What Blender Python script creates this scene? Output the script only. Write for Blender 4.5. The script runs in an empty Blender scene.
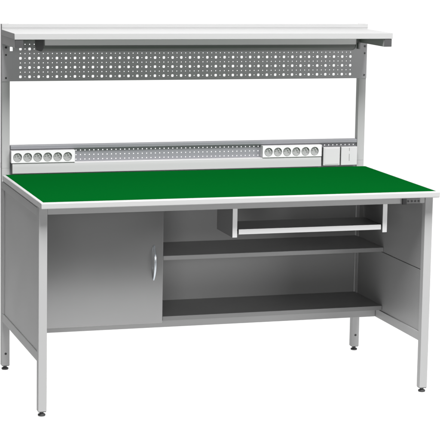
import bpy, bmesh, math, random
from mathutils import Vector, Matrix

random.seed(4)
sc = bpy.context.scene
col = sc.collection
W, D = 1.600, 0.756           # bench width, front of rear uprights
FLOOR = -0.0185               # leg tubes end at z = 0, feet reach the floor

# ------------------------------------------------------------------ materials
def mat(name, rgb, rough=0.45, metal=0.0, spec=0.5, coat=0.0, bump=0.0, scale=900.0, vary=0.0):
    m = bpy.data.materials.new(name); m.use_nodes = True
    nt = m.node_tree; b = nt.nodes['Principled BSDF']
    b.inputs['Base Color'].default_value = (*rgb, 1)
    b.inputs['Roughness'].default_value = rough
    b.inputs['Metallic'].default_value = metal
    b.inputs['Specular IOR Level'].default_value = spec
    b.inputs['Coat Weight'].default_value = coat
    b.inputs['Coat Roughness'].default_value = 0.12
    tc = nt.nodes.new('ShaderNodeTexCoord')
    if vary:
        n = nt.nodes.new('ShaderNodeTexNoise'); n.inputs['Scale'].default_value = 7; n.inputs['Detail'].default_value = 6
        nt.links.new(tc.outputs['Object'], n.inputs['Vector'])
        mr = nt.nodes.new('ShaderNodeMapRange')
        mr.inputs['To Min'].default_value = rough - vary; mr.inputs['To Max'].default_value = rough + vary
        nt.links.new(n.outputs['Fac'], mr.inputs['Value']); nt.links.new(mr.outputs['Result'], b.inputs['Roughness'])
    if bump:
        n2 = nt.nodes.new('ShaderNodeTexNoise'); n2.inputs['Scale'].default_value = scale; n2.inputs['Detail'].default_value = 2
        nt.links.new(tc.outputs['Object'], n2.inputs['Vector'])
        bp = nt.nodes.new('ShaderNodeBump'); bp.inputs['Strength'].default_value = bump; bp.inputs['Distance'].default_value = 0.0004
        nt.links.new(n2.outputs['Fac'], bp.inputs['Height']); nt.links.new(bp.outputs['Normal'], b.inputs['Normal'])
    return m

M = dict(
    paint=mat('grey_powder_coat', (.32, .32, .32), .45, spec=.28, bump=.12, vary=.04),
    sheet=mat('grey_sheet_steel', (.36, .36, .36), .17, metal=.7, spec=.5, coat=.0, bump=.03, vary=.03),
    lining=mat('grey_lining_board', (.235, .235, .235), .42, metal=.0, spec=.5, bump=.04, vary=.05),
    tile=mat('white_switch_plastic', (.44, .43, .44), .35, spec=.4, vary=.03),
    duct=mat('light_grey_plastic', (.375, .368, .375), .4, spec=.35, vary=.03),
    tray=mat('shade_darkened_tray_board', (.12, .12, .12), .45, spec=.35, bump=.04, vary=.05),  # colour darkened to stand for the shade under the worktop
    lamp_shaded=mat('lamp_grey_with_shade', (.10, .10, .10), .5, spec=.3),  # shade on the lamp's underside and ends, put into the colour
    back=mat('grey_back_board', (.31, .31, .31), .42, spec=.4, bump=.04, vary=.05),
    shelf_band=mat('pale_grey_edge_band', (.295, .295, .295), .4, spec=.3),
    band=mat('white_edge_band', (.62, .62, .62), .35, spec=.4),
    rail=mat('blue_grey_steel', (.195, .197, .212), .45, metal=.0, bump=.1, vary=.04),
    perf=mat('grey_perforated_steel', (.325, .317, .33), .5, metal=.0, bump=.1, vary=.04),
    edge=mat('white_edging', (.36, .36, .36), .35, spec=.4, vary=.04),
    laminate=mat('white_laminate', (.345, .345, .345), .45, spec=.25, vary=.05),
    green=mat('green_mat', (.0005, .058, .0074), .9, spec=.0, bump=.10, scale=1400, vary=.05),
    black=mat('black_plastic', (.012, .012, .013), .4),
    darkgrey=mat('dark_grey_plastic', (.035, .035, .036), .5),
    grey=mat('grey_plastic', (.13, .13, .13), .45),
    white=mat('white_plastic', (.60, .588, .60), .35, spec=.4, vary=.03),
    socket=mat('grey_socket_plastic', (.27, .27, .27), .4),
    chrome=mat('brushed_metal', (.62, .66, .70), .25, metal=.9),
    brass=mat('pin_metal', (.8, .8, .8), .25, metal=.6),
    lamp=mat('grey_lamp_housing', (.48, .475, .48), .5, spec=.3, vary=.04),
)

def floor_mat():
    m = bpy.data.materials.new('added_backlit_white'); m.use_nodes = True
    nt = m.node_tree; nt.nodes.clear()
    out = nt.nodes.new('ShaderNodeOutputMaterial')
    t = nt.nodes.new('ShaderNodeBsdfTranslucent'); t.inputs['Color'].default_value = (.95, .95, .95, 1)
    d = nt.nodes.new('ShaderNodeBsdfDiffuse'); d.inputs['Color'].default_value = (.9, .9, .9, 1)
    x = nt.nodes.new('ShaderNodeMixShader'); x.inputs['Fac'].default_value = .12
    nt.links.new(t.outputs[0], x.inputs[1]); nt.links.new(d.outputs[0], x.inputs[2]); nt.links.new(x.outputs[0], out.inputs['Surface'])
    return m
M['floor'] = floor_mat()

# ------------------------------------------------------------------ mesh helpers
WLOC = {}
def link(name, bm, mats, parent=None, smooth=True):
    """one mesh object; its origin sits at the middle of its shape"""
    if not isinstance(mats, (list, tuple)): mats = [mats]
    vs = [v.co for v in bm.verts]
    c = Vector([(min(v[i] for v in vs) + max(v[i] for v in vs)) / 2 for i in range(3)])
    bmesh.ops.translate(bm, verts=bm.verts, vec=-c)
    bmesh.ops.recalc_face_normals(bm, faces=bm.faces)
    me = bpy.data.meshes.new(name); bm.to_mesh(me); bm.free()
    for m in mats: me.materials.append(m)
    if smooth:
        for p in me.polygons: p.use_smooth = True
        me.set_sharp_from_angle(angle=math.radians(38))
    o = bpy.data.objects.new(name, me); col.objects.link(o)
    if smooth:
        wn = o.modifiers.new('face_weighted_normals', 'WEIGHTED_NORMAL'); wn.keep_sharp = True; wn.weight = 90
    o.parent = parent
    o.location = c - (WLOC[parent.name] if parent else Vector())
    WLOC[o.name] = c
    return o

def add_box(bm, x0, x1, y0, y1, z0, z1, bev=0.0015, seg=2, mi=0):
    b = bmesh.new()
    r = bmesh.ops.create_cube(b, size=1)
    for v in r['verts']:
        v.co = Vector(((x0 + x1) / 2 + v.co.x * (x1 - x0), (y0 + y1) / 2 + v.co.y * (y1 - y0), (z0 + z1) / 2 + v.co.z * (z1 - z0)))
    if bev: bmesh.ops.bevel(b, geom=b.edges[:], offset=bev, segments=seg, profile=.5, affect='EDGES')
    for f in b.faces: f.material_index = mi
    me = bpy.data.meshes.new('tmp'); b.to_mesh(me); b.free(); bm.from_mesh(me); bpy.data.meshes.remove(me)

def box(name, x0, x1, y0, y1, z0, z1, m, parent, bev=0.0015, seg=2):
    bm = bmesh.new(); add_box(bm, x0, x1, y0, y1, z0, z1, bev, seg)
    return link(name, bm, m, parent)

def add_lathe(bm, prof, cx, cy, cz, axis='z', n=28, mi=0):
    """prof: list of (radius, height) ; axis z up, or y (height towards -y)"""
    rings = []
    for r, h in prof:
        ring = []
        for k in range(n):
            a = 2 * math.pi * k / n
            if axis == 'z': p = (cx + r * math.cos(a), cy + r * math.sin(a), cz + h)
            else: p = (cx + r * math.cos(a), cy - h, cz + r * math.sin(a))
            ring.append(bm.verts.new(p))
        rings.append(ring)
    for A, B in zip(rings, rings[1:]):
        for k in range(n):
            f = bm.faces.new((A[k], A[(k + 1) % n], B[(k + 1) % n], B[k])); f.material_index = mi
    for R in (rings[0], rings[-1]):
        if R[0].co != R[1].co:
            f = bm.faces.new(R); f.material_index = mi

def hole_plate(bm, cells, y0, y1, rfn, sub=4, floor_fn=None):
    """plate in the xz plane between y0 (front) and y1: each cell (x0,x1,z0,z1,cx,cz,kind) has a hole of radius rfn(kind, angle)"""
    for (x0, x1, z0, z1, cx, cz, kind) in cells:
        cs = [(x0, z0), (x1, z0), (x1, z1), (x0, z1)]
        outer = []
        for i in range(4):
            a, b = cs[i], cs[(i + 1) % 4]
            for k in range(sub):
                t = k / sub
                outer.append((a[0] + (b[0] - a[0]) * t, a[1] + (b[1] - a[1]) * t))
        N = len(outer)
        if kind is None:
            for y in (y0, y1):
                bm.faces.new([bm.verts.new((p[0], y, p[1])) for p in outer])
            continue
        inner = []
        for p in outer:
            ang = math.atan2(p[1] - cz, p[0] - cx); r = rfn(kind, ang)
            inner.append((cx + r * math.cos(ang), cz + r * math.sin(ang)))
        fo = [bm.verts.new((p[0], y0, p[1])) for p in outer]; fi = [bm.verts.new((p[0], y0, p[1])) for p in inner]
        bi = [bm.verts.new((p[0], y1, p[1])) for p in inner]
        for k in range(N):
            j = (k + 1) % N
            bm.faces.new((fo[k], fo[j], fi[j], fi[k])); bm.faces.new((fi[k], fi[j], bi[j], bi[k]))
        if y1 is not None and not floor_fn:
            bo = [bm.verts.new((p[0], y1, p[1])) for p in outer]
            for k in range(N):
                j = (k + 1) % N
                bm.faces.new((bo[j], bo[k], bi[k], bi[j]))

def squircle(h, ang, n=5):
    return h / ((abs(math.cos(ang)) ** n + abs(math.sin(ang)) ** n) ** (1 / n))

# ------------------------------------------------------------------ setting: white sweep, made translucent so added lamps keep it shadowless
bm = bmesh.new()
prof = [(-1.70, FLOOR)]
R = 0.9; yw = 4.2
prof.append((yw - R, FLOOR))
for k in range(1, 13):
    a = math.pi / 2 * k / 12
    prof.append((yw - R + R * math.sin(a), FLOOR + R - R * math.cos(a)))
prof.append((yw, 3.2))
rows = []
for y, z in prof:
    rows.append([bm.verts.new((x, y, z)) for x in (-1.1, 6.4)])
for A, B in zip(rows, rows[1:]): bm.faces.new((A[0], A[1], B[1], B[0]))
fl = link('floor', bm, M['floor'])
fl['kind'] = 'structure'

# ------------------------------------------------------------------ the workbench
root = bpy.data.objects.new('workbench', None); col.objects.link(root)
root.location = (W / 2, .36, FLOOR); WLOC['workbench'] = Vector(root.location)
root.empty_display_size = .2
root['label'] = 'light grey steel workbench with green worktop, perforated back panels, power sockets, upper shelf and cabinet'
root['category'] = 'workbench'

LW, LD = .033, .031

def foot(cx, cy, parent):
    bm = bmesh.new()
    add_lathe(bm, [(.0001, -.0185), (.0135, -.0185), (.0145, -.0165), (.0145, -.0125), (.012, -.0105), (.0075, -.0095), (.0075, -.0015), (.0001, -.0015)], cx, cy, 0)
    add_box(bm, cx - .0145, cx + .0145, cy - .0135, cy + .0135, -.0022, .0015, .0008)
    link('foot', bm, M['darkgrey'], parent)

def dot(name, x, y, z, r, h, m, parent, hexa=False):
    bm = bmesh.new()
    add_lathe(bm, [(.0001, 0), (r, 0), (r, h * .6), (r * .8, h), (.0001, h)], x, y, z, 'y', 6 if hexa else 20)
    return link(name, bm, m, parent)

# legs with feet, uprights, side frames
for x0 in (0, W - LW):
    lg = box('leg', x0, x0 + LW, 0, LD, 0, .7865, M['paint'], root, .0022)
    foot(x0 + LW / 2, LD / 2, lg)
    rl = box('leg', x0, x0 + LW, D, D + LD, 0, .8334, M['paint'], root, .0010)
    foot(x0 + LW / 2, D + LD / 2, rl)
    dot('bolt_hole', x0 + LW / 2, D + .0003, .051, .0050, .0012, M['black'], rl)
    box('upright', x0, x0 + LW, D, D + LD, .8335, 1.4275, M['paint'], root, .0010)
    box('joint_plate', (x0 - .0012) if x0 == 0 else W + .0002, (x0 - .0002) if x0 == 0 else W + .0012, D + .004, D + LD - .004, .8325, .8540, M['paint'], root, .0004, 1)
    # side rails between the legs
    box('side_rail', x0, x0 + LW, LD + .0006, D - .0006, .749, .7805, M['paint'], root, .0015)
    box('side_rail', x0 + .001, x0 + LW - .001, LD + .0006, D - .0006, .190, .2265, M['paint'], root, .0020)
    box('top_bearer', x0 + .0015, x0 + LW - .0015, LD + .004, D - .02, .7808, .7868, M['paint'], root, .0008)
    box('side_stile', x0 + .001, x0 + LW - .001, .7215, D - .0008, .2268, .7488, M['paint'], root, .001)
box('side_panel', .0045, .0285, LD + .0008, .7205, .2268, .7485, M['paint'], root, .001)
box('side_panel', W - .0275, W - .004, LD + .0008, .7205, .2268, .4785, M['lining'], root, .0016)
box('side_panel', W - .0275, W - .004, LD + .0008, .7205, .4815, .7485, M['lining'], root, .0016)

# worktop
top = bmesh.new(); add_box(top, -.003, W + .003, -.0574, .7295, .787, .8097, .0035, 3)
top = link('worktop', top, M['edge'], root)
box('green_mat', .0095, W - .004, -.0335, .7275, .8085, .8102, M['green'], top, .0006, 1)

# apron under the front edge
box('apron', LW + .0005, W - LW - .0005, .004, .024, .757, .7868, M['paint'], root, .0018)
eb = bmesh.new(); add_box(eb, 1.484, 1.543, -.003, .0035, .7575, .777, .0012)
eb = link('earthing_box', eb, M['grey'], root)
box('end_block', 1.4665, 1.4838, -.006, .0035, .7545, .779, M['black'], eb, .0012)
for k in range(4):
    bm = bmesh.new()
    add_lathe(bm, [(.0001, 0), (.0042, 0), (.0042, .0016), (.0025, .0016), (.0022, .0004), (.0001, .0004)], 1.4915 + k * .0148, -.0029, .7672, 'y', 18)
    link('earth_stud', bm, M['darkgrey'], eb)

# back panel, shelves, lower rail
box('back_panel', LW + .001, 1.5645, .7480, .7555, .205, .7845, M['back'], root, .001)
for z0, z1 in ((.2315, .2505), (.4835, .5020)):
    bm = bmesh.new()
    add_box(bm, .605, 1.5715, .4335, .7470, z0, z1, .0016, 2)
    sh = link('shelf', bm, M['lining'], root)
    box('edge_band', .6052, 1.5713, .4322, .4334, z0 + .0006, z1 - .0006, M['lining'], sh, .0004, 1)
box('cabinet_floor', LW + .001, .5835, .4355, .7470, .2315, .2505, M['sheet'], root, .0016)
box('shelf_rail', LW + .0005, W - LW - .0005, .492, .517, .1915, .2310, M['paint'], root, .002)

# cabinet: inner wall, door with bow handle
box('cabinet_wall', .5845, .6045, .4345, .7470, .2312, .7855, M['sheet'], root, .0012)
door = box('cabinet_door', LW + .002, .5995, .4150, .4335, .2275, .7850, M['sheet'], root, .0018)
bm = bmesh.new()
n, zc, half, x = 28, .4785, .069, .5605
rings = []
for k in range(n + 1):
    t = -1 + 2 * k / n
    bow = 1 - abs(t) ** 2.6
    y = .4150 - .0245 * bow; z = zc + half * t
    w = .0042 + .0012 * (1 - abs(t)); th = .0030 + .0020 * abs(t) ** 3
    ty, tz = (-.0245 * -2.6 * abs(t) ** 1.6 * (1 if t > 0 else -1)) / half, 1.0
    L = math.hypot(ty, tz); ny, nz = tz / L, -ty / L
    ring = []
    for j in range(14):
        a = 2 * math.pi * j / 14
        ring.append(bm.verts.new((x + w * math.cos(a), y + ny * th * math.sin(a), z + nz * th * math.sin(a))))
    rings.append(ring)
for A, B in zip(rings, rings[1:]):
    for j in range(14): bm.faces.new((A[j], A[(j + 1) % 14], B[(j + 1) % 14], B[j]))
bm.faces.new(rings[0]); bm.faces.new(rings[-1])
link('handle', bm, M['chrome'], door)

# pull-out tray hung under the top on two side plates
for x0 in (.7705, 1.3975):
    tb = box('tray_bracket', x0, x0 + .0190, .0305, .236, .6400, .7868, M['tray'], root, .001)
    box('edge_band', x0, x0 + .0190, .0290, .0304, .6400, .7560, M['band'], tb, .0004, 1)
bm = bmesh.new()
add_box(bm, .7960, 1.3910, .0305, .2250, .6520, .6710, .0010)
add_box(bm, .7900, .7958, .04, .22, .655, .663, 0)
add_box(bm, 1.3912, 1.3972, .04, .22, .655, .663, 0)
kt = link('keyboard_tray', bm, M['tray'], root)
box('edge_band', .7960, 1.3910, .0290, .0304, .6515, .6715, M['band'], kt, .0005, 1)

# ------------------------------------------------------------------ lower perforated back rail, power strips, duct, switches
bm = bmesh.new()
P = .01905
cells = []
zrows = [.9020 - P * k for k in range(5)]
nx = int((1.566 - .034) / P)
x_off = .034 + ((1.566 - .034) - nx * P) / 2
for i in range(nx):
    for z in zrows:
        cx = x_off + (i + .5) * P
        cells.append((cx - P / 2, cx + P / 2, z - P / 2, z + P / 2, cx, z, 's'))
hole_plate(bm, cells, .7650, .7668, lambda k, a: squircle(.0025, a), 2)
bmesh.ops.remove_doubles(bm, verts=bm.verts, dist=1e-5)
zt, zb = zrows[0] + P / 2, zrows[-1] - P / 2
xa, xb = x_off, x_off + nx * P
add_box(bm, .0335, 1.5665, .7650, .7668, zt + .0001, .916, 0)
add_box(bm, .0335, 1.5665, .7650, .7668, .795, zb - .0001, 0)
for a, b in ((.0335, xa - .0001), (xb + .0001, 1.5665)):
    add_box(bm, a, b, .7650, .7668, zb, zt, 0)
rail = link('perforated_rail', bm, M['rail'], root)
bm = bmesh.new()
add_box(bm, .0350, 1.5650, .7520, .7845, .9110, .9275, .0030, 3)
link('top_flange', bm, M['rail'], rail)

def power_strip(x0, x1):
    z0, z1, yf, yb = .8575, .9075, .7310, .7645
    zc = .8800 + .0012; pitch = .0420; r = .0186
    first = x0 + .0262
    bm = bmesh.new()
    cs = []
    for k in range(6):
        cx = first + k * pitch
        a = x0 if k == 0 else cx - pitch / 2
        b = x1 if k == 5 else cx + pitch / 2
        cs.append((a, b, z0, z1, cx, zc, 'o'))
    hole_plate(bm, cs, yf, yf + .006, lambda k, a: r, 12, floor_fn=True)
    # sides of the housing
    P8 = [(x0, z0), (x1, z0), (x1, z1), (x0, z1)]
    for i in range(4):
        a, b = P8[i], P8[(i + 1) % 4]
        bm.faces.new([bm.verts.new(p) for p in ((a[0], yf, a[1]), (b[0], yf, b[1]), (b[0], yb, b[1]), (a[0], yb, a[1]))])
    bm.faces.new([bm.verts.new((p[0], yb, p[1])) for p in P8])
    bmesh.ops.remove_doubles(bm, verts=bm.verts, dist=1e-6)
    ps = link('power_strip', bm, M['white'], root)
    for k in range(6):
        cx = first + k * pitch
        s = bmesh.new()
        # raised collar ring and recessed cup
        add_lathe(s, [(.0186, -.0065), (.0186, .0010), (.0178, .0014), (.0172, .0008), (.0166, -.0045), (.0001, -.0050)], cx, yf, zc, 'y', 40, 0)
        a0 = math.radians(-20)
        def at(u, v): return cx + .0172 * (u * math.cos(a0) - v * math.sin(a0)), zc + .0172 * (u * math.sin(a0) + v * math.cos(a0))
        for u in (-.50, .50):
            px, pz = at(u, -.08)
            add_lathe(s, [(.0001, -.0044), (.0025, -.0044), (.0025, -.0048)], px, yf, pz, 'y', 14, 1)
        px, pz = at(0, .58)
        add_lathe(s, [(.0025, -.0048), (.0025, .0010), (.0016, .0020), (.0001, .0020)], px, yf, pz, 'y', 14, 2)
        # side guide ribs of the cup
        for u in (-.93, .93):
            px, pz = at(u, 0)
            add_box(s, px - .0014, px + .0014, yf + .0012, yf + .0045, pz - .003, pz + .003, .0004, 1)
        link('socket', s, [M['socket'], M['grey'], M['brass']], ps)
    return ps
power_strip(.0348, .3020)
power_strip(1.1245, 1.3932)

bm = bmesh.new()
pr = [(.7645, .8120), (.7345, .8120), (.7325, .8140), (.7325, .8380), (.7345, .8535), (.7365, .8562), (.7645, .8562)]
A = [bm.verts.new((.0400, y, z)) for y, z in pr]; B = [bm.verts.new((1.3930, y, z)) for y, z in pr]
for k in range(len(pr)):
    j = (k + 1) % len(pr); bm.faces.new((A[k], A[j], B[j], B[k]))
bm.faces.new(A); bm.faces.new(B[::-1])
link('cable_duct', bm, M['duct'], root)

for x0, x1, split in ((1.4000, 1.4765, False), (1.4818, 1.5565, True)):
    bm = bmesh.new()
    add_box(bm, x0 + .002, x1 - .002, .7330, .7648, .8185, .8955, .001, 1, 1)
    add_box(bm, x0, x1, .7250, .7328, .8165, .8975, .0022, 3)
    sw = link('switch_box', bm, [M['tile'], M['grey']], root)
    xm = (x0 + x1) / 2
    if split:
        bm = bmesh.new()
        add_box(bm, xm - .0009, xm + .0009, .7244, .7252, .879, .892, 0)
        add_box(bm, xm - .0009, xm + .0009, .7244, .7252, .835, .866, 0)
        link('indicator_slot', bm, M['grey'], sw)
    else:
        box('rocker', x0 + .0055, x1 - .0055, .7236, .7252, .8225, .8915, M['tile'], sw, .0008)

# ------------------------------------------------------------------ upper perforated tool panel
bm = bmesh.new()
G = .01905; x1c, z1c = .0763, 1.3255
cells = []
for i in range(-1, 78):
    for j in range(-1, 7):
        cx, cz = x1c + i * G, z1c - j * G
        big = (i % 2 == 0 and j % 2 == 0)
        if i == -1: continue
        if i == 77: continue
        cells.append((cx - G / 2, cx + G / 2, cz - G / 2, cz + G / 2, cx, cz, 'b' if big else 's'))
def rr(k, a): return squircle(.0053, a, 4) if k == 'b' else squircle(.0020, a, 4)
PY0, PY1 = .7530, .7548
hole_plate(bm, cells, PY0, PY1, rr, 4)
bmesh.ops.remove_doubles(bm, verts=bm.verts, dist=1e-5)
xa, xb = x1c - G / 2, x1c + 76.5 * G
zt, zb = z1c + 1.5 * G, z1c - 6.5 * G
ztop = 1.3562
add_box(bm, 0, W, PY0, PY1, zt + .00005, ztop, 0)
add_box(bm, 0, W, PY0, PY1, 1.1930, zb - .00005, 0)
# left and right margins, each with a tall hook slot
for a, b, sx in ((0.0, xa - .00005, .0380), (xb + .00005, W, 1.5610)):
    if sx > 1:
        add_box(bm, a, b, PY0, PY1, zb, zt, 0); continue
    add_box(bm, a, sx - .0062, PY0, PY1, zb, zt, 0); add_box(bm, sx + .0062, b, PY0, PY1, zb, zt, 0)
    add_box(bm, sx - .0061, sx + .0061, PY0, PY1, zb, 1.3170, 0); add_box(bm, sx - .0061, sx + .0061, PY0, PY1, 1.3345, zt, 0)
# folded bottom flange
add_box(bm, .001, W - .001, PY1 + .0001, PY1 + .0009, 1.1932, 1.1945, 0)
pan = link('perforated_panel', bm, M['perf'], root)
for bx in (.0164, W - .0104):
    for bz in (1.3318, 1.3013, 1.2068):
        dot('bolt', bx, PY0 + .0001, bz, .0050 if bz > 1.32 else .0040, .0028, M['black'], pan, True)

# ------------------------------------------------------------------ upper shelf on two bracket tubes, back board, lamp
sb = box('shelf_board', -.002, W + .002, .4741, .7525, 1.3818, 1.4056, M['laminate'], root, .0008)
box('edge_band', -.002, W + .002, .4728, .4740, 1.3819, 1.4054, M['shelf_band'], sb, .0005, 1)
bm = bmesh.new()
add_box(bm, -.0005, W + .0005, .7535, .7557, 1.3563, 1.4280, .0006, 1)
add_box(bm, -.0005, W + .0005, .7527, .7536, 1.4120, 1.4280, .0003, 1)
link('back_board', bm, M['shelf_band'], root)
for x0, x1 in ((0.0, .0345), (W - .0345, W)):
    br = bmesh.new(); add_box(br, x0, x1, .4790, .7525, 1.3480, 1.3815, .0015)
    br = link('shelf_bracket', br, M['paint'], root)
    box('end_cap', x0 + .0008, x1 - .0008, .4750, .4788, 1.3487, 1.3810, M['darkgrey'], br, .001)

def lamp_curve(y0, r_y, z0, r_z):
    return [(y0 + r_y * (1 - math.cos(math.pi / 2 * k / 12)), z0 - r_z * math.sin(math.pi / 2 * k / 12)) for k in range(13)]
def lamp_prof():
    return [(.545, 1.3812)] + lamp_curve(.545, .075, 1.3540, .0290) + [(.700, 1.3250), (.722, 1.345), (.722, 1.3812)]
def prism(name, prof, x0, x1, m, parent):
    bm = bmesh.new()
    A = [bm.verts.new((x0, y, z)) for y, z in prof]; B = [bm.verts.new((x1, y, z)) for y, z in prof]
    for k in range(len(prof)):
        j = (k + 1) % len(prof); bm.faces.new((A[k], A[j], B[j], B[k]))
    bm.faces.new(A); bm.faces.new(B[::-1])
    return link(name, bm, m, parent)
lm = prism('work_lamp', [(.545, 1.3812), (.545, 1.3540), (.560, 1.3540), (.715, 1.3540), (.722, 1.3560), (.722, 1.3812)], .1345, 1.4660, M['lamp'], root)
prism('lamp_underside', lamp_curve(.5475, .0725, 1.3537, .0287) + [(.700, 1.3250), (.7195, 1.345), (.7195, 1.3537)], .1345, 1.4660, M['lamp_shaded'], lm)
prism('end_cap', lamp_prof(), .1300, .1343, M['lamp_shaded'], lm)
prism('end_cap', lamp_prof(), 1.4662, 1.4705, M['lamp_shaded'], lm)
box('hook', 1.5545, 1.5640, .742, .7528, 1.3205, 1.3470, M['grey'], root, .0012)

# ------------------------------------------------------------------ light
w = bpy.data.worlds.new('World'); sc.world = w; w.use_nodes = True
bg = w.node_tree.nodes['Background']; bg.inputs['Color'].default_value = (1, 1, 1, 1); bg.inputs['Strength'].default_value = .08

def area(name, loc, target, sx, sy, power, color=(1, 1, 1)):
    l = bpy.data.lights.new(name, 'AREA'); l.shape = 'RECTANGLE'; l.size = sx; l.size_y = sy; l.energy = power; l.color = color
    o = bpy.data.objects.new(name, l); col.objects.link(o); o.location = loc
    o.rotation_euler = (Vector(target) - Vector(loc)).to_track_quat('-Z', 'Y').to_euler()
    return o
# unseen lamps added below and behind to make the sweep pure white
area('under_floor_helper', (2.65, 1.6, -1.6), (2.65, 1.6, 0), 9.2, 6.6, 266)
area('behind_wall_helper', (2.65, 5.6, 1.3), (2.65, 4.2, 1.3), 9.2, 5.0, 186)
# key softbox above and in front
area('key_softbox', (.8, -2.1, 5.0), (.8, 0, .8), 3.0, 2.2, 730)
# unseen fill lamps added low at front left and right, lifting shaded faces
area('fill_helper', (-2.1, -5.7, 1.35), (.8, .3, .9), 1.6, 1.0, 72)
area('fill_helper', (4.6, -4.8, 1.35), (.8, .3, .9), 2.4, 1.2, 115)

# ------------------------------------------------------------------ camera
cx, cy, cz, yaw, pitch, roll, f, ppx, ppy = -1.3711, -6.6782, 1.8472, -.3041, -.1371, .0171, 1837.3066, 224.4576, 177.405
F = Vector((-math.sin(yaw) * math.cos(pitch), math.cos(yaw) * math.cos(pitch), math.sin(pitch)))
r0 = Vector((math.cos(yaw), math.sin(yaw), 0)); u0 = r0.cross(F)
c, s = math.cos(roll), math.sin(roll)
rt = c * r0 + s * u0; up = -s * r0 + c * u0
cam = bpy.data.cameras.new('Camera'); co = bpy.data.objects.new('Camera', cam); col.objects.link(co)
Mx = Matrix((rt, up, -F)).transposed().to_4x4(); Mx.translation = (cx, cy, cz)
co.matrix_world = Mx
cam.sensor_width = 36; cam.lens = f * 36 / 440
cam.shift_x = (220 - ppx) / 440; cam.shift_y = (ppy - 220) / 440
cam.clip_end = 200
sc.camera = co

vs = sc.view_settings
sc.display_settings.display_device = 'sRGB'
vs.view_transform = 'Standard'; vs.look = 'None'; vs.exposure = 0; vs.gamma = 1; vs.use_curve_mapping = False
